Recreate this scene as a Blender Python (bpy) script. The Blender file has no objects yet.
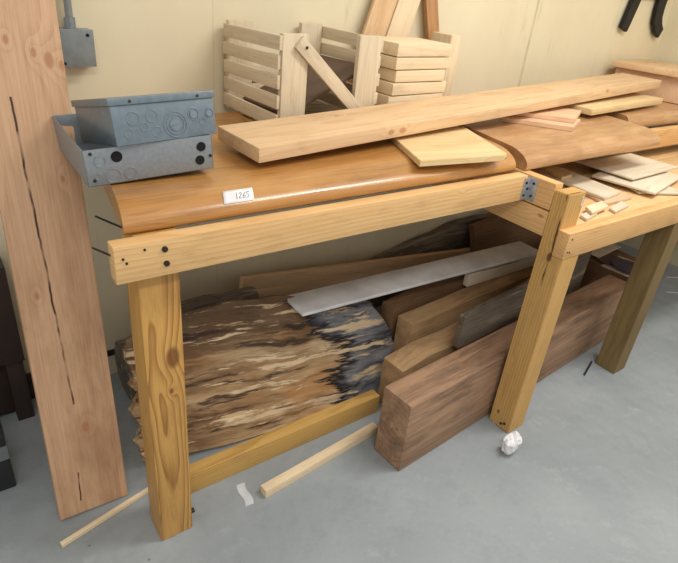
import bpy, bmesh, math, random
from mathutils import Vector, Matrix, noise
random.seed(7)
S = bpy.context.scene
C = S.collection

# ------------------------------------------------------------------ colour + materials
def lin(c):
    f = lambda v: v/12.92 if v <= .04045 else ((v+.055)/1.055)**2.4
    return tuple(f(v/255) for v in c) + (1,)

class G:
    """small node-graph helper"""
    def __init__(s, name):
        s.m = bpy.data.materials.new(name); s.m.use_nodes = True
        s.t = s.m.node_tree; s.b = s.t.nodes['Principled BSDF']
    def n(s, typ, **kw):
        o = s.t.nodes.new(typ)
        for k, v in kw.items(): setattr(o, k, v)
        return o
    def put(s, sock, v):
        if isinstance(v, bpy.types.NodeSocket): s.t.links.new(v, sock)
        elif v is not None: sock.default_value = v
    def math(s, op, a, b=None, c=None, clamp=False):
        o = s.n('ShaderNodeMath', operation=op, use_clamp=clamp)
        for i, v in enumerate((a, b, c)):
            if v is not None: s.put(o.inputs[i], v)
        return o.outputs[0]
    def vmath(s, op, a, b=None):
        o = s.n('ShaderNodeVectorMath', operation=op)
        s.put(o.inputs[0], a)
        if b is not None: s.put(o.inputs[1], b)
        return o.outputs['Value'] if op in ('LENGTH', 'DISTANCE') else o.outputs[0]
    def noise(s, vec, scale, detail=3, rough=.55, out='Fac'):
        o = s.n('ShaderNodeTexNoise'); s.put(o.inputs['Vector'], vec)
        o.inputs['Scale'].default_value = scale; o.inputs['Detail'].default_value = detail
        o.inputs['Roughness'].default_value = rough
        return o.outputs[out]
    def ramp(s, fac, stops):
        o = s.n('ShaderNodeValToRGB'); s.put(o.inputs[0], fac)
        e = o.color_ramp.elements
        while len(e) < len(stops): e.new(.5)
        for i, (p, c) in enumerate(stops):
            e[i].position = p; e[i].color = c if len(c) == 4 else lin(c)
        return o.outputs[0]
    def mix(s, fac, a, b, mode='MIX'):
        o = s.n('ShaderNodeMix', data_type='RGBA', blend_type=mode)
        s.put(o.inputs[0], fac); s.put(o.inputs[6], a); s.put(o.inputs[7], b)
        return o.outputs[2]
    def mr(s, v, a, b, c=0., d=1.):
        o = s.n('ShaderNodeMapRange'); s.put(o.inputs[0], v)
        for i, q in enumerate((a, b, c, d)): o.inputs[i+1].default_value = q
        return o.outputs[0]
    def bump(s, h, strength, dist=.01):
        o = s.n('ShaderNodeBump'); s.put(o.inputs['Height'], h)
        o.inputs['Strength'].default_value = strength; o.inputs['Distance'].default_value = dist
        s.t.links.new(o.outputs[0], s.b.inputs['Normal'])
    def obj(s): return s.n('ShaderNodeTexCoord').outputs['Object']
    def fin(s, col, rough=.6, **kw):
        s.put(s.b.inputs['Base Color'], col); s.put(s.b.inputs['Roughness'], rough)
        for k, v in kw.items(): s.put(s.b.inputs[k.replace('_', ' ')], v)
        return s.m

def wood(name, light, dark, spacing=.008, center=(.0, -.09), ring=.5, fine=.35, tone=.5, stain=None, stain_amt=0.,
         knots=(), knot_col=(95, 55, 28), rough=.62, coat=0., warp=.02, bump=.12, cracks=(), fresh=None):
    """sawn wood; the grain runs along the mesh's own X axis, growth rings circle a line beside it"""
    g = G(name); o = g.obj()
    rnd = g.n('ShaderNodeObjectInfo').outputs['Random']
    cb = g.n('ShaderNodeCombineXYZ'); g.put(cb.inputs[0], g.math('MULTIPLY', rnd, 37.)); g.put(cb.inputs[1], g.math('MULTIPLY', rnd, .035)); g.put(cb.inputs[2], g.math('MULTIPLY', rnd, .021))
    p = g.vmath('ADD', o, cb.outputs[0])
    w = g.noise(g.vmath('MULTIPLY', p, (1.6, 7, 7)), 1., 2, .5, 'Color')
    w = g.vmath('MULTIPLY', g.vmath('SUBTRACT', w, (.5, .5, .5)), (0, warp*2, warp*2))
    q = g.vmath('ADD', g.vmath('MULTIPLY', p, (.03, 1, 1)), w)
    q = g.vmath('SUBTRACT', q, (0, center[0], center[1]))
    r = g.vmath('LENGTH', g.vmath('MULTIPLY', q, (0, 1, 1)))
    kmask = None
    for (kx, ky, kz, kr) in knots:
        d = g.vmath('LENGTH', g.vmath('MULTIPLY', g.vmath('SUBTRACT', o, (kx, ky, kz)), (.55/kr, 1/kr, 1/kr)))
        e = g.math('POWER', 2.718, g.math('MULTIPLY', g.math('MULTIPLY', d, d), -.45))
        r = g.math('ADD', r, g.math('MULTIPLY', e, spacing*1.6))
        k = g.mr(d, .75, .45)
        kmask = k if kmask is None else g.math('MAXIMUM', kmask, k)
    ph = g.math('MULTIPLY', r, 1/spacing)
    fr = g.math('FRACT', ph)
    rg = g.math('POWER', fr, 2.2)
    rg = g.math('MULTIPLY', rg, g.mr(fr, 1., .93))            # soft early wood, sharp late wood line
    fn = g.noise(g.vmath('MULTIPLY', p, (7, 260, 260)), 1., 3, .6)
    tn = g.noise(g.vmath('MULTIPLY', p, (1.3, 11, 11)), 1., 3, .55)
    f = g.math('ADD', g.math('MULTIPLY', rg, ring), g.math('MULTIPLY', g.math('SUBTRACT', fn, .5), fine*3.4))
    f = g.math('ADD', f, g.math('MULTIPLY', g.math('SUBTRACT', tn, .42), tone*1.6), clamp=True)
    col = g.mix(f, lin(light), lin(dark))
    if stain:
        sn = g.noise(g.vmath('MULTIPLY', p, (3, 9, 9)), 1.3, 5, .6)
        col = g.mix(g.math('MULTIPLY', g.mr(sn, .5, .68), stain_amt), col, lin(stain))
    if fresh:
        sn = g.noise(g.vmath('MULTIPLY', p, (2.2, 22, 22)), 1., 5, .65)
        col = g.mix(g.mr(sn, .53, .62), col, lin(fresh))
    dn = g.noise(g.vmath('MULTIPLY', p, (5, 20, 20)), 1., 6, .7)                # handling dirt and age marks
    col = g.mix(g.math('MULTIPLY', g.mr(dn, .52, .74), .42), col, g.mix(.5, lin(dark), lin((84, 62, 42))))
    if kmask is not None:
        col = g.mix(g.math('MULTIPLY', kmask, .85), col, lin(knot_col))
    for (x0, x1, y0, y1, wd, zmin) in cracks:                 # a dark check running along the grain
        sp = g.n('ShaderNodeSeparateXYZ'); g.put(sp.inputs[0], o)
        t = g.mr(sp.outputs[0], x0, x1)
        yy = g.math('ADD', g.math('MULTIPLY', t, y1-y0), y0)
        wob = g.math('MULTIPLY', g.math('SUBTRACT', g.noise(g.vmath('MULTIPLY', o, (9, 0, 0)), 1., 3), .5), .012)
        dd = g.math('ABSOLUTE', g.math('SUBTRACT', sp.outputs[1], g.math('ADD', yy, wob)))
        m = g.mr(dd, wd, wd*.4)
        m = g.math('MULTIPLY', m, g.math('MULTIPLY', g.math('GREATER_THAN', sp.outputs[0], x0), g.math('LESS_THAN', sp.outputs[0], x1)))
        m = g.math('MULTIPLY', m, g.math('GREATER_THAN', sp.outputs[2], zmin))
        m = g.math('MULTIPLY', m, g.mr(g.noise(g.vmath('MULTIPLY', o, (14, 30, 30)), 1., 2), .3, .5))
        col = g.mix(m, col, lin((58, 32, 20)))
    g.bump(g.math('ADD', fn, g.math('MULTIPLY', rg, .5)), bump, .002)
    return g.fin(col, rough, Coat_Weight=coat, Coat_Roughness=.18)

M = {}
M['leg'] = wood('amber_pine_timber', (204, 156, 84), (134, 84, 30), spacing=.0062, center=(.006, -.03), ring=.85, fine=.22, tone=.35, rough=.5,
                knots=((-.145, .018, .0445, .026), (-.05, .01, .0445, .008)), warp=.02, knot_col=(112, 66, 26))
M['post'] = wood('honey_pine_timber', (206, 164, 98), (158, 112, 54), spacing=.010, center=(.02, .1), ring=.55, fine=.25, tone=.4,
                 knots=((.70, .044, .089, .014), (.06, .06, .089, .008)), cracks=((.60, 1., .043, .046, .0035, .02),), knot_col=(70, 42, 20))
M['greenleg'] = wood('olive_shaded_timber', (128, 106, 64), (84, 64, 34), spacing=.012, center=(.0, -.1), ring=.4, fine=.3, tone=.5,  # olive timber, both tones darkened to carry the shade on the far leg
                     knots=((.17, .0, .0445, .025), (.12, .03, -.0445, .02)), knot_col=(120, 92, 50))
M['beam'] = wood('pale_pine_beam', (224, 184, 128), (192, 138, 78), spacing=.012, center=(.03, -.08), ring=.5, fine=.28, tone=.35,
                 knots=((-.05, .038, .019, .016), (.33, -.012, .019, .007)))
M['beam2'] = wood('warm_pine_beam', (220, 176, 118), (182, 126, 68), spacing=.010, center=(-.02, .09), ring=.5, fine=.28, tone=.4, knots=((-.42, .01, .019, .016),))
M['panel'] = wood('varnished_brown_panel', (178, 126, 66), (110, 70, 28), spacing=.013, center=(.1, -.3), ring=.3, fine=.35, tone=.75, rough=.33, coat=.45, warp=.05,
                  stain=(202, 150, 90), stain_amt=.5)
M['panel2'] = wood('worn_brown_panel', (186, 142, 98), (132, 88, 50), spacing=.013, center=(.1, -.3), ring=.25, fine=.4, tone=.75, rough=.4, coat=.25, warp=.05,
                   stain=(216, 178, 134), stain_amt=.6)
M['plank'] = wood('pale_planed_plank', (222, 188, 146), (192, 150, 106), spacing=.016, center=(.05, -.14), ring=.4, fine=.28, tone=.5, warp=.03,
                  knots=((-.74, -.107, .0, .014), (-.79, -.107, .0, .012), (-.86, .05, .018, .010), (.62, -.105, .012, .014)), knot_col=(184, 132, 88))
M['big'] = wood('pinkish_rough_board', (206, 166, 130), (168, 122, 88), spacing=.012, center=(.02, -.2), ring=.35, fine=.4, tone=.45, warp=.02,
                knots=((1.24, .021, .018, .009), (1.215, -.03, .018, .010), (1.20, -.06, .018, .016), (1.19, -.085, .018, .010), (.26, -.009, .018, .014), (.65, .05, .018, .008), (.93, -.05, .018, .008)), knot_col=(172, 118, 84),
                cracks=((.335, 1.12, .010, .031, .0035, .0), (.04, .13, .034, .028, .0025, .0)), stain=(150, 100, 70), stain_amt=.4)
M['crate'] = wood('weathered_crate_wood', (214, 197, 168), (180, 157, 128), spacing=.009, center=(.03, -.07), ring=.3, fine=.4, tone=.5, rough=.75)
M['block'] = wood('fresh_cut_pale_wood', (230, 209, 174), (206, 178, 138), spacing=.010, center=(.03, -.07), ring=.35, fine=.3, tone=.4, rough=.7)
M['yellow'] = wood('yellowish_pine_board', (224, 198, 150), (200, 160, 106), spacing=.02, center=(.05, -.16), ring=.4, fine=.25, tone=.6, knots=((-.02, -.11, .0, .012), (.1, -.11, .0, .009)), knot_col=(84, 50, 24))
M['ply'] = wood('pale_plywood', (218, 204, 180), (188, 170, 142), spacing=.03, center=(.05, -.3), ring=.25, fine=.3, tone=.6, rough=.7, warp=.06)
M['pink'] = wood('pinkish_offcut', (224, 188, 152), (196, 152, 116), spacing=.012, ring=.3, fine=.3, tone=.4)
M['timber'] = wood('old_brown_timber', (164, 130, 102), (104, 79, 61), spacing=.02, center=(.02, .02), ring=.35, fine=.5, tone=.9, rough=.75,
                   stain=(80, 58, 44), stain_amt=.6, fresh=(172, 136, 106), bump=.3)
M['old'] = wood('old_tan_board', (190, 156, 114), (134, 102, 70), spacing=.014, ring=.35, fine=.4, tone=.8, rough=.75, stain=(110, 80, 52), stain_amt=.5)
M['olddark'] = wood('dark_brown_board', (130, 98, 68), (74, 54, 38), spacing=.014, ring=.3, fine=.45, tone=.9, rough=.8)
M['bark'] = wood('grey_bark_slab', (116, 104, 90), (50, 42, 36), spacing=.014, ring=.3, fine=.6, tone=1., rough=.85, fresh=(150, 138, 120), bump=.6)
M['rail'] = wood('olive_pine_rail', (204, 164, 92), (150, 108, 50), spacing=.01, center=(.02, -.08), ring=.5, fine=.25, tone=.5)
M['shelfdeck'] = wood('dusty_shelf_board', (222, 184, 132), (188, 146, 92), spacing=.014, ring=.35, fine=.3, tone=.5)
M['cabinet'] = wood('dark_stained_wood', (52, 37, 30), (30, 22, 18), spacing=.014, ring=.3, fine=.3, tone=.5, rough=.5)
M['darkb'] = wood('umber_board', (92, 70, 54), (56, 42, 32), spacing=.014, ring=.3, fine=.3, tone=.5, rough=.6)
M['leanbrown'] = wood('brown_stained_plank', (186, 138, 92), (136, 92, 56), spacing=.012, ring=.35, fine=.35, tone=.5)

def plain(name, col, rough=.6, metallic=0., var=None, scale=12., bump=0., **kw):
    g = G(name); o = g.obj(); nz = g.noise(o, scale, 5, .6)
    c = g.mix(g.mr(nz, .35, .65), lin(col), lin(var or tuple(int(v*.88) for v in col)))
    if bump: g.bump(nz, bump, .003)
    return g.fin(c, rough, Metallic=metallic, **kw)
M['galv'] = plain('galvanised_steel', (150, 157, 162), .42, .5, (138, 145, 150), 110)
M['galvblue'] = plain('blue_grey_galvanised_steel', (124, 137, 147), .36, .5, (112, 126, 136), 70)
M['galvpress'] = plain('pressed_steel', (134, 147, 157), .4, .5, (122, 136, 146), 70)
M['steel'] = plain('bright_bracket_steel', (188, 192, 196), .35, .5, (158, 164, 168), 90)
M['jbox'] = plain('grey_painted_steel', (142, 148, 148), .45, .2, (128, 134, 136), 30)
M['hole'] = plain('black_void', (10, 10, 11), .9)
M['rust'] = plain('dark_bolt_steel', (58, 46, 40), .6, .4)
M['blackmetal'] = plain('black_iron', (46, 44, 44), .5, .5, (30, 29, 29), 40)
M['blackplastic'] = plain('black_plastic', (36, 37, 40), .5)
M['greyplastic'] = plain('grey_plastic', (120, 124, 128), .5)
M['whitepaint'] = plain('white_painted_board', (236, 238, 240), .45, 0, (208, 208, 208), 6)
M['paper'] = plain('white_paper', (240, 238, 238), .8)
M['ink'] = plain('blue_black_ink', (52, 58, 96), .7)
M['tape'] = plain('white_tape_scrap', (206, 210, 214), .7)
M['wire'] = plain('white_wire', (220, 220, 220), .5)
M['disc'] = plain('purple_grit', (88, 76, 92), .9, 0, (70, 60, 76), 300, .4)
M['disc2'] = plain('brown_purple_grit', (98, 80, 76), .9, 0, (82, 64, 62), 300, .4)
M['disccloth'] = plain('cream_backing', (212, 196, 176), .8)

# rotten slab: tan with charred and bleached streaks running along it
def slab_mat():
    g = G('rotten_streaked_slab'); o = g.obj()
    warp = g.vmath('MULTIPLY', g.vmath('SUBTRACT', g.noise(o, 4., 3, .6, 'Color'), (.5, .5, .5)), (.06, .045, .03))
    p = g.vmath('ADD', o, warp)
    a = g.noise(g.vmath('MULTIPLY', p, (2.2, 15, 8)), 1., 5, .6)
    b = g.noise(g.vmath('MULTIPLY', p, (3., 30, 12)), 1., 5, .66)
    b2 = g.noise(g.vmath('ADD', g.vmath('MULTIPLY', p, (3.2, 36, 12)), (7, 3, 1)), 1., 5, .68)
    c = g.noise(g.vmath('MULTIPLY', p, (2.2, 5.5, 4)), 1.2, 3, .55)
    col = g.ramp(a, [(.3, (104, 76, 52)), (.43, (154, 120, 84)), (.54, (190, 156, 114)), (.68, (218, 190, 150))])
    col = g.mix(g.math('MULTIPLY', g.mr(c, .5, .62), .7), col, lin((186, 132, 76)))
    sp = g.n('ShaderNodeSeparateXYZ'); g.put(sp.inputs[0], o)
    x, y = sp.outputs[0], sp.outputs[1]
    jit = g.math('ADD', g.math('MULTIPLY', g.math('SUBTRACT', b2, .5), .55), g.math('MULTIPLY', g.math('SUBTRACT', c, .5), .45))
    # dark rot along the upper edge and in patches, then the charred far end
    up = g.mr(g.math('ADD', y, g.math('MULTIPLY', jit, 1.1)), -.02, .12)
    col = g.mix(g.math('MULTIPLY', up, .72), col, lin((70, 52, 40)))
    col = g.mix(g.math('MULTIPLY', g.mr(b, .455, .39), .85), col, lin((48, 36, 28)))
    ch = g.math('ADD', g.math('ADD', x, g.math('MULTIPLY', y, .35)), g.math('MULTIPLY', jit, 1.15))
    col = g.mix(g.mr(ch, .17, .21), col, lin((36, 34, 37)))
    col = g.mix(g.math('MULTIPLY', g.mr(ch, .24, .32), .85), col, g.mix(g.mr(b, .4, .6), lin((66, 68, 74)), lin((156, 156, 160))))
    col = g.mix(g.math('MULTIPLY', g.mr(b2, .555, .61), .9), col, lin((232, 206, 166)))
    g.bump(g.math('ADD', b, a), .6, .012)
    return g.fin(col, .8)
M['slab'] = slab_mat()

def wall_mat(name, base, var, seams=()):
    g = G(name); o = g.obj()
    a = g.noise(g.vmath('MULTIPLY', o, (1.6, 1.6, .9)), 1.3, 5, .6)
    col = g.mix(g.mr(a, .35, .7), lin(base), lin(var))
    b = g.noise(g.vmath('MULTIPLY', o, (14, 14, 2.2)), 1., 4, .7)
    col = g.mix(g.math('MULTIPLY', g.mr(b, .62, .74), .3), col, lin((166, 152, 112)))   # vertical scuffs
    sp = g.n('ShaderNodeSeparateXYZ'); g.put(sp.inputs[0], o)
    for (sx, wd, amt) in seams:
        m = g.mr(g.math('ABSOLUTE', g.math('SUBTRACT', sp.outputs[0], sx)), wd, wd*.3)
        m = g.math('MULTIPLY', m, g.mr(g.noise(g.vmath('MULTIPLY', o, (1, 1, 9)), 1., 3), .3, .6, .3, 1.))
        col = g.mix(g.math('MULTIPLY', m, amt), col, lin((150, 134, 96)))
    g.bump(g.noise(o, 130., 3, .6), .12, .002)
    return g.fin(col, .55)
M['wall'] = wall_mat('cream_painted_wall', (230, 219, 188), (220, 207, 174), ((1.53, .011, .5), (-.082, .003, .25)))
M['wallr'] = wall_mat('cream_side_wall', (226, 216, 186), (218, 206, 174))

def floor_mat():
    g = G('grey_painted_concrete'); o = g.obj()
    a = g.noise(o, 2.2, 6, .62); b = g.noise(o, 9., 6, .7); c = g.noise(o, 120., 3, .6)
    col = g.mix(g.mr(a, .3, .7), lin((134, 141, 145)), lin((158, 164, 167)))
    col = g.mix(g.math('MULTIPLY', g.mr(b, .5, .75), .45), col, lin((116, 123, 128)))
    col = g.mix(g.math('MULTIPLY', g.mr(b, .42, .25), .5), col, lin((176, 181, 182)))
    col = g.mix(g.math('MULTIPLY', g.mr(c, .66, .75), .4), col, lin((120, 122, 122)))
    v = g.n('ShaderNodeTexVoronoi'); g.put(v.inputs['Vector'], o); v.inputs['Scale'].default_value = 5.5
    col = g.mix(g.math('MULTIPLY', g.mr(v.outputs['Distance'], .03, .015), .8), col, lin((92, 92, 90)))
    g.bump(g.math('ADD', g.math('MULTIPLY', b, .6), g.math('MULTIPLY', c, .3)), .12, .003)
    return g.fin(col, g.mr(a, .3, .7, .42, .6))
M['floor'] = floor_mat()
M['baseboard'] = plain('dark_brown_rubber_base', (58, 42, 34), .5)

# ------------------------------------------------------------------ geometry helpers
def finish(name, bm, mat, parent=None, smooth=30):
    bmesh.ops.recalc_face_normals(bm, faces=bm.faces)
    me = bpy.data.meshes.new(name); bm.to_mesh(me); bm.free()
    if smooth:
        for p in me.polygons: p.use_smooth = True
        me.set_sharp_from_angle(angle=math.radians(smooth))
    me.materials.append(mat)
    o = bpy.data.objects.new(name, me); C.objects.link(o)
    if parent: o.parent = parent
    return o

def tag(o, label, cat, group=None):
    o['label'] = label; o['category'] = cat
    if group: o['group'] = group
    return o
def empty(name, label, cat, loc=(0, 0, 0), rz=0., group=None):
    o = bpy.data.objects.new(name, None); C.objects.link(o); o.empty_display_size = .1
    o.location = loc; o.rotation_euler = (0, 0, rz)
    return tag(o, label, cat, group)
def struct(o): o['kind'] = 'structure'; return o

def frame(origin, xd, up=(0, 0, 1)):
    x = Vector(xd).normalized(); z = Vector(up); z = (z - x*z.dot(x)).normalized(); y = z.cross(x)
    m = Matrix((x, y, z)).transposed().to_4x4(); m.translation = Vector(origin); return m

def box_bm(L, W, T, bev=.002, cuts=0, org=(0, 0, 0)):
    bm = bmesh.new(); bmesh.ops.create_cube(bm, size=1)
    bmesh.ops.scale(bm, vec=(L, W, T), verts=bm.verts)
    if bev: bmesh.ops.bevel(bm, geom=bm.edges[:], offset=bev, segments=2, affect='EDGES', profile=.6)
    for i in range(1, cuts+1):
        x = -L/2 + L*i/(cuts+1)
        bmesh.ops.bisect_plane(bm, geom=bm.verts[:]+bm.edges[:]+bm.faces[:], plane_co=(x, 0, 0), plane_no=(1, 0, 0))
    bmesh.ops.translate(bm, vec=org, verts=bm.verts)
    return bm
def board(name, L, W, T, mat, m=None, parent=None, bev=.002, cuts=0, deform=None):
    bm = box_bm(L, W, T, bev, cuts)
    if deform:
        for v in bm.verts: v.co = deform(v.co.copy())
    o = finish(name, bm, mat, parent)
    if m is not None: o.matrix_local = m
    return o
def box_abs(name, x0, x1, y0, y1, z0, z1, mat, parent=None, axis='x', bev=.002):
    """axis aligned box whose grain runs along the given axis"""
    c = ((x0+x1)/2, (y0+y1)/2, (z0+z1)/2); d = (x1-x0, y1-y0, z1-z0)
    if axis == 'x': m = frame(c, (1, 0, 0)); dd = d
    elif axis == 'y': m = frame(c, (0, 1, 0)); dd = (d[1], d[0], d[2])
    else: m = frame(c, (0, 0, 1), (0, -1, 0)); dd = (d[2], d[0], d[1])
    return board(name, *dd, mat, m, parent, bev)
def prism(name, pts, t, mat, m=None, parent=None, bev=.0, smooth=30):
    """outline in local XY, thickness t along local Z from 0"""
    bm = bmesh.new()
    f = bm.faces.new([bm.verts.new((x, y, 0)) for x, y in pts])
    r = bmesh.ops.extrude_face_region(bm, geom=[f])
    bmesh.ops.translate(bm, vec=(0, 0, t), verts=[e for e in r['geom'] if isinstance(e, bmesh.types.BMVert)])
    if bev: bmesh.ops.bevel(bm, geom=bm.edges[:], offset=bev, segments=2, affect='EDGES')
    o = finish(name, bm, mat, parent, smooth)
    if m is not None: o.matrix_local = m
    return o
def tube_bm(bm, pts, r, seg=10):
    pts = [Vector(p) for p in pts]; rings = []
    for i, p in enumerate(pts):
        d = (pts[min(i+1, len(pts)-1)] - pts[max(i-1, 0)]).normalized()
        a = d.orthogonal().normalized() if i == 0 else (a - d*a.dot(d)).normalized()
        b = d.cross(a)
        rr = r[i] if isinstance(r, (list, tuple)) else r
        rings.append([bm.verts.new(p + (a*math.cos(2*math.pi*k/seg) + b*math.sin(2*math.pi*k/seg))*rr) for k in range(seg)])
    for A, B in zip(rings, rings[1:]):
        for k in range(seg): bm.faces.new((A[k], A[(k+1) % seg], B[(k+1) % seg], B[k]))
    bm.faces.new(rings[0][::-1]); bm.faces.new(rings[-1])
def tube(name, pts, r, mat, parent=None, seg=10):
    bm = bmesh.new(); tube_bm(bm, pts, r, seg); return finish(name, bm, mat, parent, 40)
def disc(name, c, n, r, t, mat, parent=None, seg=24):
    c = Vector(c); n = Vector(n).normalized()
    return tube(name, [c - n*t*.5, c + n*t*.5], r, mat, parent, seg)

# ------------------------------------------------------------------ the room
WY = .825
XR = 3.42
struct(box_abs('floor', -2.2, XR+.1, -2.6, WY+.1, -.08, 0, M['floor'], bev=0))
struct(box_abs('wall_back', -2.2, XR+.1, WY, WY+.1, 0, 2.8, M['wall'], bev=0))
struct(box_abs('wall_right', XR, XR+.1, -2.6, WY, 0, 2.8, M['wallr'], bev=0))
struct(box_abs('baseboard_back', -2.2, .02, WY-.012, WY, 0, .108, M['baseboard']))
# painted-over dark pipe line along the foot of the wall behind the bench
struct(box_abs('trim_1', .02, XR, WY-.01, WY, .09, .112, M['blackplastic']))

# ------------------------------------------------------------------ workbench
ZT = .922
wb = empty('workbench', 'long pine workbench of square posts and beams with a lower shelf at its right', 'workbench')
def under(o, par): o.matrix_parent_inverse = par.matrix_basis.inverted(); return o
fb = box_abs('front_beam', 0, 1.236, 0, .038, ZT-.079, ZT, M['beam'], wb)
for bx, bz in ((.097, ZT-.020), (.099, ZT-.052)):
    under(disc('bolt', (bx, -.001, bz), (0, 1, 0), .006, .006, M['rust'], fb, 12), fb)
for bx, bz in ((.022, ZT-.036), (.058, ZT-.014), (.016, ZT-.026)):
    under(disc('screw', (bx, -.0005, bz), (0, 1, 0), .0026, .003, M['rust'], fb, 8), fb)
# left front leg
UP = (0, -1, 0)
leg = board('leg', ZT-.002, .089, .089, M['leg'], frame((.095, .0835, (ZT-.002)/2), (0, 0, -1), UP), wb, .004)
disc('bolt', (.147, .07, .03), (1, 0, 0), .007, .02, M['rust'], wb, 10)
# notched post where the low shelf begins; a notched one further along
def notched(x, top, mat, y0):
    L = top; zn = .709
    pts = [(0, 0), (0, .089), (L, .089), (L, .039), (zn, .039), (zn, 0)]
    return prism('post', pts, .089, mat, frame((x+.089, y0, 0), (0, 0, 1), (-1, 0, 0)), wb, .0025)
post = notched(1.252, .904, M['post'], -.1795)
tg = box_abs('tag', 1.326, 1.337, -.1412, -.1404, .862, .890, M['ply'], post); tg.matrix_parent_inverse = post.matrix_basis.inverted()
for px_, pz in ((1.262, .03), (1.275, .022)):
    b_ = disc('bolt', (1.251, -.179+(px_-1.24), pz), (1, 0, 0), .005, .004, M['rust'], post, 10); b_.matrix_parent_inverse = post.matrix_basis.inverted()
notched(1.963, .78, M['greenleg'], -.1795)
notched(3.15, .78, M['greenleg'], -.1795)
# lower shelf frame
sb = box_abs('shelf_beam', 1.252, 3.3, -.1795, -.1405, .709, .795, M['beam2'], wb)
for bx, bz in ((1.272, .775), (1.278, .73), (1.266, .733)):
    under(disc('screw', (bx, -.180, bz), (0, 1, 0), .0026, .003, M['rust'], sb, 8), sb)
box_abs('side_beam', 1.252, 1.290, -.0895, .35, .838, .921, M['beam2'], wb, 'y')
box_abs('side_beam', 1.255, 1.292, -.0895, .80, .752, .832, M['beam2'], wb, 'y')
box_abs('upper_beam', 1.95, 3.38, .226, .264, .838, ZT, M['beam2'], wb)
box_abs('shelf_back_beam', 1.294, 3.3, .30, .338, .69, .768, M['beam2'], wb)
box_abs('back_beam', .16, 3.38, .785, .823, .838, ZT, M['beam2'], wb)
box_abs('shelf_board', 1.345, 3.28, -.1385, .03, .770, .788, M['shelfdeck'], wb)
box_abs('shelf_board', 1.345, 3.28, .034, .20, .770, .788, M['shelfdeck'], wb)
box_abs('shelf_board', 1.345, 3.28, .204, .335, .770, .788, M['shelfdeck'], wb)
# corner bracket between front beam and side beam
br = bmesh.new()
for (x0, x1, y0, y1) in ((1.222, 1.2505, -.0025, 0), (1.2490, 1.2515, -.03, .0)):
    b2 = box_bm(x1-x0, y1-y0, .07, .0006, 0, ((x0+x1)/2, (y0+y1)/2, ZT-.042)); me = bpy.data.meshes.new('t'); b2.to_mesh(me); b2.free(); br.from_mesh(me); bpy.data.meshes.remove(me)
bracket = finish('corner_bracket', br, M['steel'], wb)
for (x, y, z, n) in ((1.230, -.004, .9, (0, 1, 0)), (1.230, -.004, .86, (0, 1, 0)), (1.240, -.004, .88, (0, 1, 0)), (1.248, -.017, .9, (1, 0, 0)), (1.248, -.017, .86, (1, 0, 0))):
    disc('screw', (x, y, z), n, .004, .004, M['rust'], bracket, 10)
tube('rod', [(.001, .022, .897), (-.014, .10, .882)], .0022, M['blackmetal'], wb, 8)

# ------------------------------------------------------------------ thick brown panels on the bench
def panel(name, label, mat, xl, sl, xr, sr, y0, y1, z0, th, rnd, yaw=0., org=(0, 0), group=None):
    prof = [(y0+rnd*.06, z0), (y0+rnd*.02, z0+.004), (y0, z0+.014)]
    zc = z0+.014
    for k in range(1, 9):
        a = math.pi - k*math.pi/2/8
        prof.append((y0+rnd+rnd*math.cos(a), zc+(th-.014)*math.sin(a)))
    prof += [(y1-.004, z0+th), (y1, z0+th-.004), (y1, z0)]
    bm = bmesh.new(); N = 8; rings = []
    for i in range(N+1):
        t = i/N
        rings.append([bm.verts.new(((xl+sl*(y-y0))*(1-t)+(xr+sr*(y-y0))*t, y, z)) for y, z in prof])
    for A, B in zip(rings, rings[1:]):
        for k in range(len(prof)):
            k2 = (k+1) % len(prof); bm.faces.new((A[k], A[k2], B[k2], B[k]))
    bm.faces.new(rings[0]); bm.faces.new(rings[-1][::-1])
    e = [ed for ed in bm.edges if len(ed.link_faces) == 2 and ed.calc_face_angle(0) > 1.0 and abs((ed.verts[0].co-ed.verts[1].co).x) < .3]
    bmesh.ops.bevel(bm, geom=e, offset=.0025, segments=2, affect='EDGES')
    bmesh.ops.translate(bm, vec=(-(xl+xr)/2, -(y0+y1)/2, -z0), verts=bm.verts)
    o = finish(name, bm, mat, None, 30)
    o.location = (org[0]+(xl+xr)/2, org[1]+(y0+y1)/2, z0); o.rotation_euler = (0, 0, yaw)
    return tag(o, label, 'board', group)
PZ = ZT+.0005; TH = .055; PT = PZ+TH
P1 = panel('bench_panel', 'glossy brown thick panel with rounded front edge bearing a small paper label', M['panel'], .034, .14, 1.222, .235, .043, .74, PZ, TH, .10)
P2 = panel('bench_panel', 'brown thick panel with rounded front edge in the middle, under two small offcuts', M['panel2'], 1.252, .235, 2.14, .2, .045, .72, PZ, TH, .10, .03)
P3 = panel('bench_panel', 'brown thick panel at the far right of the bench, under the long plank end', M['panel2'], 2.30, .16, 3.36, .0, .285, .78, PZ, TH, .03)
# small rod poking from the panel's left end
rod = tube('rod', [(.040, .062, .931), (.004, .125, .938)], .0022, M['blackmetal'], P1, 8)
rod.matrix_parent_inverse = Matrix.Translation(-Vector(P1.location))
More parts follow.
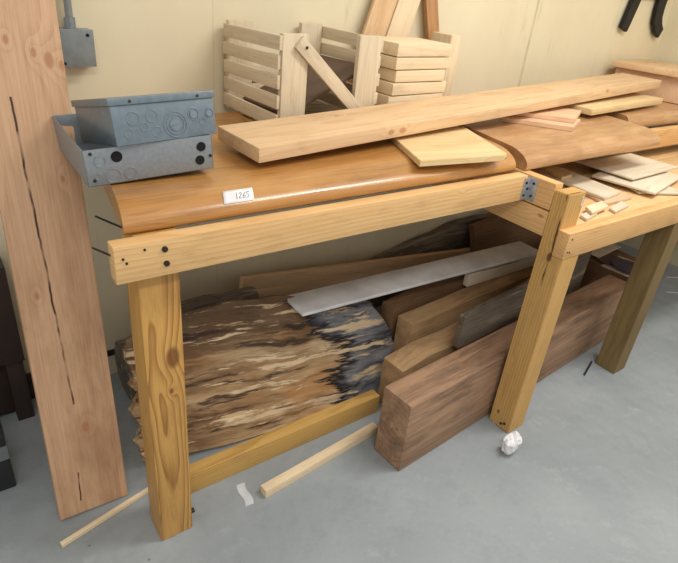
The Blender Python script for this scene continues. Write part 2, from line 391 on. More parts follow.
# paper label on the rounded front of the panel
def onpanel(x, s):
    """point on panel 1's rounded front, s = 0 front .. 1 crest"""
    a = math.pi - s*math.pi/2
    return Vector((x, .043+.10+.10*math.cos(a), PZ+.014+.041*math.sin(a)))
bm = bmesh.new(); grid = []
for i in range(9):
    row = []
    for j in range(7):
        s = .27+.33*j/6; x = .248+.072*i/8+.012*j/6
        p = onpanel(x, s); nrm = (p-Vector((x, .143, PZ+.014))); nrm = Vector((0, nrm.y/.01, nrm.z/.0017)).normalized()
        row.append(bm.verts.new(p+nrm*.0012))
    grid.append(row)
for i in range(8):
    for j in range(6): bm.faces.new((grid[i][j], grid[i+1][j], grid[i+1][j+1], grid[i][j+1]))
lab = finish('paper_label', bm, M['paper'])
sol = lab.modifiers.new('thickness', 'SOLIDIFY'); sol.thickness = .0005; sol.offset = 0
tag(lab, 'small white paper label with a handwritten number, stuck to the glossy brown panel', 'label')
# handwriting strokes 1 2 6 5
strokes = [[(0, 1), (.1, 0)], [(.28, .85), (.42, 1), (.52, .8), (.3, .05), (.58, .1)], [(.9, 1), (.7, .5), (.72, .05), (.9, .05), (.92, .4), (.72, .4)],
           [(1.3, 1), (1.05, .95), (1.06, .55), (1.28, .55), (1.3, .15), (1.08, 0)]]
bm = bmesh.new()
for st in strokes:
    pts = []
    for u, v in st:
        s = .36+.15*v; x = .280+.024*u+.008*v
        p = onpanel(x, s); nrm = Vector((0, (p.y-.143)/.01, (p.z-PZ-.014)/.0017)).normalized()
        pts.append(p+nrm*.0018)
    tube_bm(bm, pts, .0006, 5)
ink = finish('handwriting', bm, M['ink'], lab)

# ------------------------------------------------------------------ long plank and boards on the bench top
def span(name, fl, fr, bl, T, mat, label, cat='board', group=None, bev=.003, cuts=0, deform=None):
    """board from its top face: front-left, front-right, back-left corners"""
    fl, fr, bl = Vector(fl), Vector(fr), Vector(bl)
    x = (fr-fl); L = x.length; x.normalize(); w = bl-fl; w = w-x*w.dot(x); W = w.length; w.normalize(); z = x.cross(w)
    c = fl + x*L/2 + w*W/2 - z*T/2
    o = board(name, L, W, T, mat, None, None, bev, cuts, deform); o.matrix_world = frame(c, x, z)
    return tag(o, label, cat, group)
span('plank', (.389, .159, 1.034), (2.87, .475, 1.088), (.362, .372, 1.034), .037, M['plank'], 'long thick pale plank laid along the whole bench top, right in front of the crate', bev=.004, deform=lambda c: c+Vector((.10*(c.y+.107), 0, 0)))
def flat(name, pts, z, T, mat, label, cat, group=None, gx=None, bev=.0015):
    """flat board lying level with the given outline; grain along gx"""
    c = Vector((sum(p[0] for p in pts)/len(pts), sum(p[1] for p in pts)/len(pts), z))
    gx = gx or (pts[1][0]-pts[0][0], pts[1][1]-pts[0][1]); m = frame(tuple(c), (gx[0], gx[1], 0)); inv = m.inverted()
    loc = [inv @ Vector((p[0], p[1], z)) for p in pts]
    return tag(prism(name, [(q.x, q.y) for q in loc], T, mat, m, None, bev), label, cat, group)
Y1 = flat('board', [(.812, .050), (1.10, .008), (1.13, .018), (1.255, .31), (.92, .31)], PT+.0005, .017, M['yellow'], 'x', 'board')
tag(Y1, 'yellowish pine board with chipped edge on the glossy panel under the long plank', 'board')
# two small offcuts
flat('offcut', [(1.542, .379), (1.706, .184), (1.883, .267), (1.80, .42)], PT+.0005, .0165, M['pink'], 'pinkish small offcut lying flat on the middle brown panel, lower of two', 'offcut', 'small offcuts')
flat('offcut', [(1.612, .393), (1.764, .22), (1.972, .328), (1.87, .455)], PT+.0175, .0165, M['pink'], 'pale small offcut stacked on top of the pinkish one on the middle panel', 'offcut', 'small offcuts')
span('board', (2.005, .30, 1.020), (2.76, .385, 1.020), (1.99, .46, 1.020), .026, M['yellow'], 'short pale yellow board lying under the far end of the long plank', 'board')
span('board', (2.93, .40, 1.135), (3.40, .45, 1.135), (2.91, .78, 1.135), .028, M['plank'], 'wide tan board lying in the right corner beside the long plank end', 'board')
span('board', (2.97, .40, 1.106), (3.41, .45, 1.106), (2.95, .77, 1.106), .126, M['pink'], 'thick pinkish board under the wide tan one in the right corner', 'board')

# ------------------------------------------------------------------ slatted crate
CZ = PT+.0012
cr = empty('crate', 'weathered slatted wooden crate with a diagonal front brace on the bench', 'crate', (.622, .4615, CZ), .039)
w, d, h, pw, t = .367, .336, .272, .088, .018
def cpost(x, y): return board('corner_board', h, pw, t, M['crate'], frame((x+pw/2, y, h/2), (0, 0, 1), UP), cr)
cpost(0, t/2); cpost(w-pw, t/2); cpost(0, d-t/2); cpost(w-pw, d-t/2)
hs = [.012, .066, .120, .174, .226]
for side in (0, 1):
    for k, z in enumerate(hs):
        x = -.006 if side == 0 else w+.006
        board('side_slat', d-.002+random.uniform(-.008, .004), .038, .010, M['crate'], frame((x, d/2-random.uniform(-.004, .004), z+.019), (0, 1, random.uniform(-.02, .02)), (1, 0, 0) if side else (-1, 0, 0)), cr, .0012)
for k in range(4):
    board('bottom_slat', w-.004, .07, .009, M['crate'], frame((w/2, .04+k*.086, .0075), (1, 0, 0)), cr, .001)
for z in (.03, .09):
    board('back_slat', w-.004, .05, .009, M['crate'], frame((w/2, d+.0055, z+.02), (1, 0, 0), UP), cr, .001)
# front brace from the top of the left corner board down to the foot of the right one
p0 = Vector((.06, -.0065, .243)); p1 = Vector((w-.068, -.0065, .040))
dv = p1-p0
brc = board('brace', dv.length+.03, .040, .012, M['crate'], frame((p0+p1)/2, dv, UP) if False else frame(tuple((p0+p1)/2), tuple(dv), UP), cr, .0012)
disc('nail', (.072, -.014, .238), (0, 1, 0), .004, .004, M['rust'], cr, 10)
# dark panel lying askew in the crate
dp = board('dark_board', .335, .26, .012, M['darkb'], frame((.622+.185, .4615+.168, CZ+.105), (.90, .035, .40), (-.40, .0, .90)))
tag(dp, 'dark brown board leaning askew inside the slatted crate', 'board')

# ------------------------------------------------------------------ stack of five blocks right of the crate
names = ['top one of the blocks stacked beside the crate', 'second block from the top of the stack beside the crate', 'third block from the top of the stack beside the crate',
         'fourth block from the top of the stack beside the crate', 'fifth block from the top of the stack beside the crate', 'lowest block of the stack, almost hidden by the long plank']
looks = ['pale thick wooden offcut, ', 'tan wooden offcut, ', 'pale short wooden offcut, ', 'light brown wooden offcut, ', 'pale wooden offcut, ', 'pale offcut, ']
zz = CZ
dims = [(.262, .042, .0, .01), (.272, .042, .0, 0), (.278, .042, .006, .03), (.243, .041, .022, -.01), (.280, .041, .010, .02), (.265, .044, .014, 0)]
for k, (L, T, off, rz) in enumerate(dims):
    b_ = board('wood_block', L, .19, T-.003, M['block'], frame((1.062+off+L/2, .60, zz+T/2-.001), (math.cos(rz+.05), math.sin(rz+.05), 0)), None, .003)
    tag(b_, looks[5-k]+names[5-k], 'block', 'blocks stacked beside the crate'); zz += T

# planks standing against the wall behind the stack
def leaner(label, base, top, W, T, mat, face=(0, -1, .12)):
    base, top = Vector(base), Vector(top); dv = top-base
    o = board('plank', dv.length, W, T, mat, frame(tuple((base+top)/2), tuple(dv), face), None, .003)
    return tag(o, label, 'plank')
leaner('tan plank tilted right against the wall, directly behind the right end of the crate', (1.11, .762, .985), (1.375, .805, 1.72), .098, .016, M['plank'])
leaner('pale plank tilted right against the wall, right behind the block stack', (1.219, .757, .985), (1.484, .800, 1.72), .100, .016, M['block'])
leaner('brown plank leaning left against the wall, right of the two pale ones', (1.585, .785, .99), (1.465, .800, 1.405), .062, .020, M['leanbrown'])
u1 = board('wood_block', .265, .055, .11, M['block'], frame((1.50, .70, CZ+.1335), (0, 0, 1), UP), None, .003)
tag(u1, 'pale upright wood block standing on end just right of the stacked blocks', 'block')

# ------------------------------------------------------------------ steel electrical boxes at the left end
def ring(bm, c, r, wdt=.0012, hgt=.0012, seg=28):
    """embossed knockout outline on a face at y = c.y facing -Y (local)"""
    pr_ = [(r-wdt, 0), (r-wdt*.4, hgt), (r+wdt*.4, hgt), (r+wdt, 0)]
    rs = []
    for k in range(seg):
        a = 2*math.pi*k/seg
        rs.append([bm.verts.new((c[0]+q*math.cos(a), c[1]-e, c[2]+q*math.sin(a))) for q, e in pr_])
    for k in range(seg):
        A, B = rs[k], rs[(k+1) % seg]
        for j in range(3): bm.faces.new((A[j], B[j], B[j+1], A[j+1]))
def wallbox(bm, x0, x1, y0, y1, z0, z1):
    b2 = box_bm(x1-x0, y1-y0, z1-z0, .0006, 0, ((x0+x1)/2, (y0+y1)/2, (z0+z1)/2)); me = bpy.data.meshes.new('t'); b2.to_mesh(me); b2.free(); bm.from_mesh(me); bpy.data.meshes.remove(me)
lo = empty('electrical_box', 'open grey galvanised steel box resting on the bench left end, lower of two', 'electrical box', (.010, .181, CZ), 0)
lo.rotation_euler = (.004, -.055, -.023)
W, D, H, tk = .272, .296, .076, .002
bm = bmesh.new()
wallbox(bm, 0, W, 0, D, 0, tk); wallbox(bm, 0, W, 0, tk, 0, H); wallbox(bm, 0, W, D-tk, D, 0, H); wallbox(bm, 0, tk, 0, D, 0, H); wallbox(bm, W-tk, W, 0, D, 0, H)
body = finish('body', bm, M['galv'], lo)
bm = bmesh.new()
for (x, z, r) in ((.030, .051, .011), (.022, .020, .006), (.052, .018, .015), (.088, .018, .012)): ring(bm, (x, -.0003, z), r)
finish('knockout', bm, M['galv'], lo)
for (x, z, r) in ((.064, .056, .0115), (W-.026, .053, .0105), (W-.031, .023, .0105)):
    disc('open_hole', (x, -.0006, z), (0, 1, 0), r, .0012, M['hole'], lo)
for (x, z) in ((.014, .068), (.014, .012), (W-.006, .03)):
    disc('rivet', (x, -.001, z), (0, 1, 0), .0035, .002, M['rust'], lo, 10)
up = empty('electrical_box', 'blue-grey steel box with round knockouts and a lid, tilted inside the open box', 'electrical box', (.070, .163, CZ+.0845), 0)
up.rotation_euler = (-.215, -.021, .103)
W, D, H = .228, .216, .078
bm = box_bm(W, D, H, .0015, 0, (W/2, D/2, H/2)); finish('body', bm, M['galvblue'], up)
bm = bmesh.new()
KN = ((.042, .050, .013), (.082, .052, .012), (.028, .022, .009), (.062, .032, .008), (.088, .020, .010), (.176, .047, .012), (.214, .046, .010), (.196, .03, .007))
for (x, z, r) in KN: ring(bm, (x, 0, z), r)
for r in (.0125, .020, .026): ring(bm, (.132, 0, .030), r, .0015, .0016)
finish('knockout', bm, M['galvpress'], up)
for (x, z, r) in ((.132, .030, .0115), (.176, .047, .0085), (.214, .046, .007)):
    disc('knockout_disc', (x, -.0008, z), (0, 1, 0), r, .0018, M['galvpress'], up)
board('slot', .016, .003, .0015, M['galvblue'], frame((.132, -.0022, .030), (1, 0, .25), UP), up, .0004)
bm = box_bm(W+.008, D+.008, .014, .0012, 0, (W/2, D/2, H+.007)); lid = finish('lid', bm, M['galvblue'], up)
for x in (.04, .19): disc('screw', (x, -.0045, H+.006), (0, 1, 0), .003, .002, M['rust'], lid, 10)

# ------------------------------------------------------------------ thin sheets and strips on the low shelf
SZ = .7885
span('plywood_sheet', (1.88, -.05, SZ+.011), (2.06, -.133, SZ+.011), (1.98, .17, SZ+.011), .008, M['ply'], 'thin plywood sheet under the two others on the low shelf, mostly hidden', 'sheet', 'thin sheets on the low shelf')
span('plywood_sheet', (1.886, -.105, SZ+.026), (2.25, -.03, SZ+.026), (1.90, .14, SZ+.026), .009, M['ply'], 'second thin plywood sheet on the low shelf, right under the top sheet', 'sheet', 'thin sheets on the low shelf')
span('plywood_sheet', (1.915, .005, SZ+.042), (2.31, .022, SZ+.042), (1.885, .263, SZ+.042), .008, M['ply'], 'topmost thin plywood sheet on the low shelf, with a grey smear', 'sheet', 'thin sheets on the low shelf')
def strip(a, b, W, z, T, mat, label, grp='wood strips on the low shelf'):
    a, b = Vector((*a, z)), Vector((*b, z)); dv = b-a
    o = board('wood_strip', dv.length, W, T, mat, frame(tuple((a+b)/2-Vector((0, 0, T/2))), tuple(dv)), None, .0015)
    return tag(o, label, 'strip', grp)
SG = 'wood strips on the low shelf'
flat('wood_strip', [(1.62, -.07), (1.80, -.068), (1.815, .04), (1.66, .04)], SZ+.0004, .010, M['pink'], 'pale thin board on the low shelf, mostly under the widest strip', 'strip', SG)
flat('wood_strip', [(1.665, .25), (1.64, -.051), (1.78, -.032), (1.82, .25)], SZ+.0110, .010, M['ply'], 'widest pale strip on the low shelf, pointing back under the middle panel', 'strip', SG, (0, 1))
flat('wood_strip', [(1.690, .24), (1.660, .142), (1.738, .150), (1.775, .25)], SZ+.0215, .011, M['yellow'], 'short greenish yellow strip lying on top of the widest strip', 'strip', SG, (0, 1))
flat('wood_strip', [(1.40, .20), (1.50, -.02), (1.555, .005), (1.47, .215)], SZ+.0004, .010, M['ply'], 'narrow pale strip on the low shelf, between the side beam and the widest strip', 'strip', SG, (0, 1))
flat('wood_strip', [(1.457, -.117), (1.579, -.102), (1.60, -.062), (1.49, -.072)], SZ+.0105, .011, M['block'], 'small pale block strip just behind the notched post, raised on another piece', 'strip', SG)
flat('wood_strip', [(1.415, -.128), (1.507, -.110), (1.520, -.078), (1.428, -.096)], SZ+.0004, .0095, M['ply'], 'tiny pale strip on the low shelf touching the notched post', 'strip', SG)
flat('wood_strip', [(1.582, -.130), (1.70, -.112), (1.715, -.074), (1.597, -.098)], SZ+.0004, .009, M['ply'], 'short flat offcut on the low shelf in front of the widest strip', 'strip', SG)
# ------------------------------------------------------------------ under the bench
def weather(amp, fq, seed, edge=0.):
    def f(co):
        n = noise.noise(Vector((co.x*fq, co.y*fq*2, co.z*fq*2+seed)))
        n2 = noise.noise(Vector((co.x*fq*1.7+5, seed, 3.)))
        return co + Vector((0, n2*edge*(1 if co.y > 0 else -.6), n*amp))
    return f
# big old squared timber
tb = board('timber', 1.50, .120, .277, M['timber'], frame((1.5275, .006, .1385), (1, .077, 0)), None, .006, 10, weather(.002, 5, 1))
tag(tb, 'big old dark brown squared timber on edge on the floor, behind the notched post', 'timber')
# floor rail
rl = box_abs('floor_rail', .150, .905, .150, .192, 0, .078, M['rail'])
tag(rl, 'olive pine rail lying on the floor in front of the rotten slab', 'rail')
# rotten slab, leaning back
def slab():
    TL, BL, TR, BR = Vector((.115, .445, .405)), Vector((.095, .315, .035)), Vector((1.045, .435, .29)), Vector((1.095, .285, .05))
    TM, BM = Vector((.55, .445, .432)), Vector((.62, .250, .006))
    def q3(a, m, b, t): return a*(1-t)*(1-2*t) + m*4*t*(1-t) + b*t*(2*t-1)
    NU, NV = 70, 34
    nrm = (TR-TL).cross(BL-TL).normalized()
    if nrm.y > 0: nrm = -nrm
    bm = bmesh.new(); F = []; B = []
    for i in range(NU+1):
        f_, b_ = [], []
        for j in range(NV+1):
            u, v = i/NU, j/NV
            jag = .022*noise.noise(Vector((0, v*9, 1.3)))+.012*noise.noise(Vector((4, v*26, 2.)))
            u2 = u + (1-u)**3*jag*1.2 + u**4*(jag*.5 + .035*math.sin(math.pi*min(1, v*1.0)) - .16*max(0, v-.72)*2.2)
            vb = 1 + .035*noise.noise(Vector((u*6, 7, 0)))
            v2 = v*vb + (1-v)*.03*noise.noise(Vector((u*7, 3, 0)))
            p = q3(TL, TM, TR, u2)*(1-v2) + q3(BL, BM, BR, u2)*v2
            bulge = .045*math.sin(math.pi*min(1, max(0, v)))**.7 - .02
            rough = .010*noise.fractal(Vector((u*7, v*16, 0)), .9, 2.2, 5) + .006*noise.noise(Vector((u*18, v*60, 5)))
            e = min(1, min(u, 1-u)*14, min(v, 1-v)*10)
            f_.append(bm.verts.new(p + nrm*(bulge*(.4+.6*e) + rough*(.4+.6*e) + .012)))
            b_.append(bm.verts.new(p - nrm*(.02*e+.012)))
        F.append(f_); B.append(b_)
    for i in range(NU):
        for j in range(NV):
            bm.faces.new((F[i][j], F[i+1][j], F[i+1][j+1], F[i][j+1])); bm.faces.new((B[i][j], B[i][j+1], B[i+1][j+1], B[i+1][j]))
    for i in range(NU):
        bm.faces.new((F[i][0], B[i][0], B[i+1][0], F[i+1][0])); bm.faces.new((F[i][NV], F[i+1][NV], B[i+1][NV], B[i][NV]))
    for j in range(NV):
        bm.faces.new((F[0][j], F[0][j+1], B[0][j+1], B[0][j])); bm.faces.new((F[NU][j], B[NU][j], B[NU][j+1], F[NU][j+1]))
    c = (TL+TR+BL+BR)/4; m = frame(tuple(c), tuple(TR-TL), tuple(nrm))
    bm.transform(m.inverted()); o = finish('rotten_slab', bm, M['slab'], None, 45); o.matrix_world = m
    return tag(o, 'wide rotten log slab with charred and bleached streaks, leaning under the bench behind the left leg', 'wood slab')
slab()
# white painted board
span('painted_board', (.663, .329, .402), (1.97, .320, .369), (.690, .455, .402), .013, M['whitepaint'], 'long white painted board lying across the rotten slab under the bench', bev=.0015)
# two pale boards stacked on edge against the wall
def onedge(label, a, b, Hh, T, mat, y):
    a, b = Vector((a[0], y, a[1])), Vector((b[0], y, b[1])); dv = b-a
    o = board('board', dv.length, Hh, T, mat, frame(tuple((a+b)/2), tuple(dv), UP), None, .002)
    return tag(o, label, 'board', 'pale boards against the wall under the bench')
onedge('upper of two tan boards on edge at the wall, behind the white painted board', (.62, .338), (1.95, .195), .055, .026, M['plank'], .70)
onedge('lower of two tan boards on edge at the wall, behind the white painted board', (.632, .282), (1.95, .139), .055, .030, M['plank'], .70)
# log pieces behind the slab
def log(name, label, pts, r, mat, cat, seg=14, seed=0):
    bm = bmesh.new(); tube_bm(bm, pts, r, seg)
    bmesh.ops.subdivide_edges(bm, edges=[e for e in bm.edges if e.calc_length() > .05], cuts=2, use_grid_fill=True)
    for v in bm.verts: v.co += Vector((0, 1, 1))*.012*noise.fractal(v.co*9+Vector((seed, 0, 0)), .9, 2., 4)
    return tag(finish(name, bm, mat, None, 45), label, cat)
log('log', 'grey weathered log lying at the wall behind the rotten slab', [(.15, .66, .118), (.7, .67, .118), (1.05, .67, .105)], [.105, .11, .095], M['bark'], 'log', 14, 1)
log('log', 'slim grey-brown log lying just behind the top edge of the rotten slab', [(.22, .55, .372), (.42, .552, .372), (.60, .555, .365)], [.035, .042, .036], M['bark'], 'log', 12, 5)
# boards on edge behind the big timber
def edgeboard(label, x0, x1, y, T, H0, H1, mat, name='board', z0=0., seed=0., amp=.006, yaw=0., lean=0.):
    bm = box_bm(x1-x0, 1., T, .003, 14)
    for v in bm.verts:
        t = (v.co.x/(x1-x0))+.5; Hh = H0+(H1-H0)*t + .02*noise.noise(Vector((v.co.x*4, seed, 0)))
        v.co.y = (v.co.y+.5)*Hh; v.co.z += amp*noise.noise(Vector((v.co.x*5, v.co.y*9, seed)))
    o = finish(name, bm, mat); o.matrix_world = frame(((x0+x1)/2, y, z0), (math.cos(yaw), math.sin(yaw), 0), (0, -math.cos(lean), math.sin(lean)))
    return tag(o, label, 'board')
edgeboard('brown timber board on edge directly behind the big old timber', .95, 2.1, .197, .10, .205, .225, M['old'], seed=2., yaw=.07)
edgeboard('tan rounded board on edge, second behind the big old timber', 1.10, 2.1, .308, .08, .275, .285, M['old'], seed=4., yaw=.06)
edgeboard('dark brown wide board on edge, third behind the big old timber', 1.105, 2.2, .412, .07, .285, .30, M['olddark'], seed=6., yaw=.05)
edgeboard('grey bark-edged board sloping up just behind the big old timber', 1.20, 2.10, .130, .024, .14, .205, M['bark'], seed=9., z0=.229, amp=.008, yaw=.08)
edgeboard('pale board on edge right under the far half of the white painted board', 1.5, 2.3, .345, .026, .05, .062, M['ply'], seed=3., z0=.292, amp=.002)
# dark live-edge slabs at the wall
def wallslab(label, x0, x1, yb, yt, H0, Hm, H1, mat, seed):
    N = 24; K = 8; bm = bmesh.new(); F, B = [], []
    for i in range(N+1):
        t = i/N; x = x0+(x1-x0)*t; Hh = (H0*(1-t)*2+Hm*t*2) if t < .5 else (Hm*(1-t)*2+H1*(t-.5)*2)
        Hh = (H0+(Hm-H0)*t*2) if t < .5 else (Hm+(H1-Hm)*(t-.5)*2)
        Hh += .018*noise.noise(Vector((x*6, seed, 0)))
        f_, b_ = [], []
        for j in range(K+1):
            s = j/K; y = yb+(yt-yb)*s; z = Hh*s
            n = .014*noise.fractal(Vector((x*5, s*4, seed)), .9, 2., 4)
            f_.append(bm.verts.new((x, y-.02-n, z+.004))); b_.append(bm.verts.new((x, y+.018, z+.004)))
        F.append(f_); B.append(b_)
    for i in range(N):
        for j in range(K):
            bm.faces.new((F[i][j], F[i+1][j], F[i+1][j+1], F[i][j+1])); bm.faces.new((B[i][j], B[i][j+1], B[i+1][j+1], B[i+1][j]))
        bm.faces.new((F[i][K], F[i+1][K], B[i+1][K], B[i][K])); bm.faces.new((F[i][0], B[i][0], B[i+1][0], F[i+1][0]))
    for j in range(K):
        bm.faces.new((F[0][j], F[0][j+1], B[0][j+1], B[0][j])); bm.faces.new((F[N][j], B[N][j], B[N][j+1], F[N][j+1]))
    return tag(finish('bark_slab', bm, mat, None, 45), label, 'wood slab', 'bark slabs at the wall under the bench')
wallslab('long grey bark slab leaning on the wall, behind the two tan boards', 1.20, 2.62, .76, .79, .20, .35, .30, M['bark'], 3.)
wallslab('dark brown slab leaning in front of the long grey bark slab', 1.93, 3.0, .60, .715, .34, .42, .30, M['olddark'], 8.)
# standing dark board behind the far leg
sd = box_abs('board', 2.62, 2.84, .40, .43, 0, .66, M['cabinet'], None, 'z')
tag(sd, 'dark reddish board standing upright behind the olive far leg', 'board')
# paper sheets and sanding discs on the timber's far end
sh = board('card_sheet', .20, .16, .006, M['disccloth'], frame((2.39, .11, .2925), (1, .12, 0)), None, .001)
tag(sh, 'cream card lying under the two sanding discs beyond the timber end', 'card')
sh = board('card_sheet', .24, .2, .006, M['disccloth'], frame((2.44, .335, .3055), (1, .1, .0)), None, .001)
tag(sh, 'white card lying just behind the two sanding discs', 'card')
dk = board('wood_block', .27, .33, .288, M['olddark'], frame((2.43, .21, .1445), (1, 0, 0)), None, .004)
tag(dk, 'dark block on the floor at the timber end, holding up the cards and discs', 'block')
d1 = disc('sanding_disc', (2.375, .185, .3000), (.0, .02, 1), .068, .005, M['disc2'], None, 40)
tag(d1, 'brown sanding disc lying behind and left of the purple one', 'sanding disc', 'sanding discs')
d2 = disc('sanding_disc', (2.372, .090, .307), (.03, -.04, 1), .078, .005, M['disc'], None, 40)
tag(d2, 'dark purple sanding disc overlapping the brown one, beside the far leg', 'sanding disc', 'sanding discs')

# ------------------------------------------------------------------ sticks and litter on the floor
def stick(label, a, b, wd, th, mat, name='stick'):
    a, b = Vector(a), Vector(b); dv = b-a
    o = board(name, dv.length, wd, th, mat, frame(tuple((a+b)/2), tuple(dv)), None, .0012)
    return tag(o, label, 'stick')
stick('thin pale stick on the floor, running behind the left leg', (-.178, .162, .0075), (.175, .245, .0075), .013, .013, M['block'])
stick('square pale stick on the floor between the rail and the big timber', (.362, .034, .0155), (.835, .078, .0155), .03, .03, M['block'])
stick('small black stick on the floor near the olive far leg', (1.835, -.118, .004), (1.955, -.078, .004), .008, .007, M['blackplastic'])
# crumpled paper
bm = bmesh.new(); bmesh.ops.create_icosphere(bm, subdivisions=3, radius=.036)
rp = random.Random(3)
for v in bm.verts:
    n = v.co.normalized(); k = 1+.34*noise.noise(n*1.7+Vector((4, 1, 2)))+.16*noise.noise(n*4+Vector((1, 8, 2)))+rp.uniform(-.05, .05)
    v.co = Vector((n.x*.031*k + .012*n.z, n.y*.026*k, n.z*.041*k))
zm = min(v.co.z for v in bm.verts)
pp = finish('crumpled_paper', bm, M['paper'], None, 0); pp.location = (1.180, -.243, -zm)
tag(pp, 'crumpled white paper wad on the floor at the foot of the notched post', 'paper')
tp = board('tape_scrap', .085, .026, .0012, M['tape'], frame((.317, .066, .0007), (.1, 1, 0)), None, .0003, 6, lambda c: c+Vector((0, .003*math.sin(c.x*90), 0)))
tag(tp, 'small white tape scrap stuck to the floor near the rail', 'tape')
ws = tube('wire', [(2.99, .10, .0025), (3.05, .06, .0025), (3.12, .01, .0025), (3.20, -.04, .0025), (3.3, -.06, .0025)], .0022, M['wire'], None, 8)
tag(ws, 'nearer thin white wire on the floor at the right', 'wire', 'wires on the floor')
ws = tube('wire', [(3.19, .20, .0025), (3.25, .16, .0025), (3.30, .12, .0025), (3.36, .09, .0025)], .0022, M['wire'], None, 8)
tag(ws, 'farther thin white wire on the floor at the right', 'wire', 'wires on the floor')

# ------------------------------------------------------------------ big leaning board at the left
z1 = 2.36
b0 = Vector((-.0705, .255, .003)); ang = math.atan2(.236, 1.0)
top = b0 + Vector((.035*2.3, .236*z1*.98, z1))
dv = top-b0
bb = board('plank', dv.length, .184, .036, M['big'], None, None, .003)
mm = frame(tuple((b0+top)/2), tuple(dv), (0, -1, .236)); bb.matrix_world = mm
bm = bmesh.new(); bm.from_mesh(bb.data); bmesh.ops.translate(bm, vec=(dv.length/2, 0, 0), verts=bm.verts); bm.to_mesh(bb.data); bm.free()
bb.matrix_world = frame(tuple(b0), tuple(dv), (0, -1, .236))
tag(bb, 'tall pinkish rough board with a long dark crack leaning left of the bench', 'plank')

# dark cabinet and black box at the far left
cb = empty('cabinet', 'dark brown stained cabinet at the wall, half hidden behind the tall leaning board', 'cabinet', (-.36, .74, 0))
board('body', .45, .10, .33, M['cabinet'], frame((0, .0, .42), (1, 0, 0)), cb, .003)
for x in (-.19, .195): board('leg', .256, .05, .06, M['cabinet'], frame((x, .01, .128), (0, 0, 1), UP), cb, .002)
board('kick_panel', .34, .02, .23, M['cabinet'], frame((0, .03, .13), (1, 0, 0)), cb, .001)
tbx = empty('case', 'black plastic case with a grey band on the floor at the left edge', 'case', (-.36, .52, 0))
board('body', .24, .17, .11, M['blackplastic'], frame((0, 0, .055), (1, 0, 0)), tbx, .006)
board('band', .244, .174, .05, M['greyplastic'], frame((0, 0, .137), (1, 0, 0)), tbx, .006)
board('lid', .24, .17, .04, M['blackplastic'], frame((0, 0, .183), (1, 0, 0)), tbx, .006)

# ------------------------------------------------------------------ things on the wall
jb = empty('junction_box', 'grey steel junction box on the cream wall with a conduit above it', 'junction box', (.153, WY, 1.163))
bm = box_bm(.091, .045, .094, .003, 0, (0, -.0225, 0)); finish('body', bm, M['jbox'], jb)
bm = box_bm(.094, .004, .097, .0015, 0, (0, -.047, 0)); finish('cover', bm, M['jbox'], jb)
disc('screw', (.031, -.0495, .034), (0, 1, 0), .0045, .002, M['hole'], jb, 14)
disc('screw', (-.036, -.0495, -.04), (0, 1, 0), .004, .002, M['rust'], jb, 12)
tube('connector', [(-.005, -.024, .047), (-.005, -.024, .075)], .0145, M['galv'], jb, 16)
tube('conduit', [(-.005, -.024, .06), (-.005, -.024, 1.2)], .010, M['jbox'], jb, 16)

hk = empty('wall_bracket', 'black iron bracket with two hooked prongs hanging high on the wall at right', 'bracket', (3.0, WY, 1.36))
def prong(pts, wd):
    bm = bmesh.new(); n = len(pts); L, R = [], []
    for i, (x, z) in enumerate(pts):
        a = Vector(pts[max(0, i-1)]); b = Vector(pts[min(n-1, i+1)]); dd = (b-a).normalized(); nn = Vector((-dd.y, dd.x))*wd[i]/2
        row = []
        for s, y in ((-1, -.008), (1, -.008), (1, -.030), (-1, -.030)): row.append(bm.verts.new((x+nn.x*s, y, z+nn.y*s)))
        L.append(row)
    for A, B in zip(L, L[1:]):
        for k in range(4): bm.faces.new((A[k], A[(k+1) % 4], B[(k+1) % 4], B[k]))
    bm.faces.new(L[0]); bm.faces.new(L[-1][::-1])
    bmesh.ops.bevel(bm, geom=bm.edges[:], offset=.003, segments=2, affect='EDGES')
    return finish('prong', bm, M['blackmetal'], hk, 40)
prong([(-.005, .14), (-.02, .08), (-.035, .02), (-.05, -.04), (-.06, -.072)], [.082, .08, .078, .074, .07])
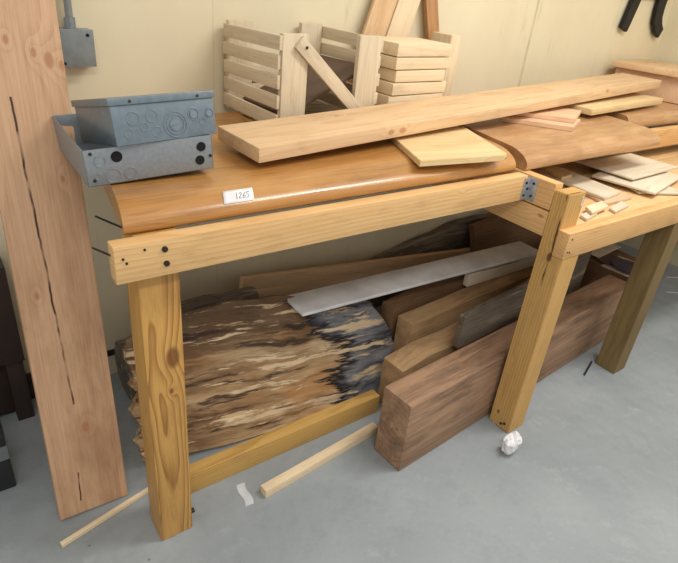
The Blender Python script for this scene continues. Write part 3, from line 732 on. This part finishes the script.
prong([(.255, .14), (.25, .06), (.262, -.01), (.30, -.055), (.345, -.08)], [.09, .09, .085, .07, .055])
bm = box_bm(.40, .02, .055, .004, 0, (.125, -.018, .125)); finish('crossbar', bm, M['blackmetal'], hk)
box_abs('back_plate', .05, .2, -.0085, 0, .10, .2, M['blackmetal'], hk)

# ------------------------------------------------------------------ light
W_ = bpy.data.worlds.new('room_fill'); S.world = W_; W_.use_nodes = True
bg = W_.node_tree.nodes['Background']; bg.inputs[0].default_value = (1, .985, .95, 1); bg.inputs[1].default_value = .70
def tube_lamp(name, loc, sx, sy, power, rz=0., col=(1, .965, .91)):
    l = bpy.data.lights.new(name, 'AREA'); l.shape = 'RECTANGLE'; l.size = sx; l.size_y = sy; l.energy = power; l.color = col
    o = bpy.data.objects.new(name, l); C.objects.link(o); o.location = loc; o.rotation_euler = (0, 0, rz)
    return o
tube_lamp('ceiling_lamp', (1.7, -.62, 2.7), 1.3, .3, 41)
tube_lamp('ceiling_lamp', (3.0, -1.4, 2.75), 1.3, .3, 14)
tube_lamp('ceiling_lamp', (-.4, -1.7, 2.7), 1.3, .3, 32)

# ------------------------------------------------------------------ camera
yaw, pit, rol = .6683, .4991, -.104
fw = Vector((math.sin(yaw)*math.cos(pit), math.cos(yaw)*math.cos(pit), -math.sin(pit)))
rt = Vector((math.cos(yaw), -math.sin(yaw), 0)); dn = fw.cross(rt)
cr_, sr_ = math.cos(rol), math.sin(rol)
ax = rt*cr_ + dn*sr_; ay = dn*cr_ - rt*sr_
cam = bpy.data.cameras.new('camera'); co = bpy.data.objects.new('camera', cam); C.objects.link(co)
m = Matrix((ax, -ay, -fw)).transposed().to_4x4(); m.translation = Vector((-.237, -.9864, 1.4046)); co.matrix_world = m
cam.sensor_width = 36; cam.lens = 558.45/678*36; cam.clip_start = .02
S.camera = co
S.view_settings.view_transform = 'Standard'; S.view_settings.look = 'None'
S.view_settings.exposure = -.06; S.view_settings.gamma = 1.; S.view_settings.use_curve_mapping = False
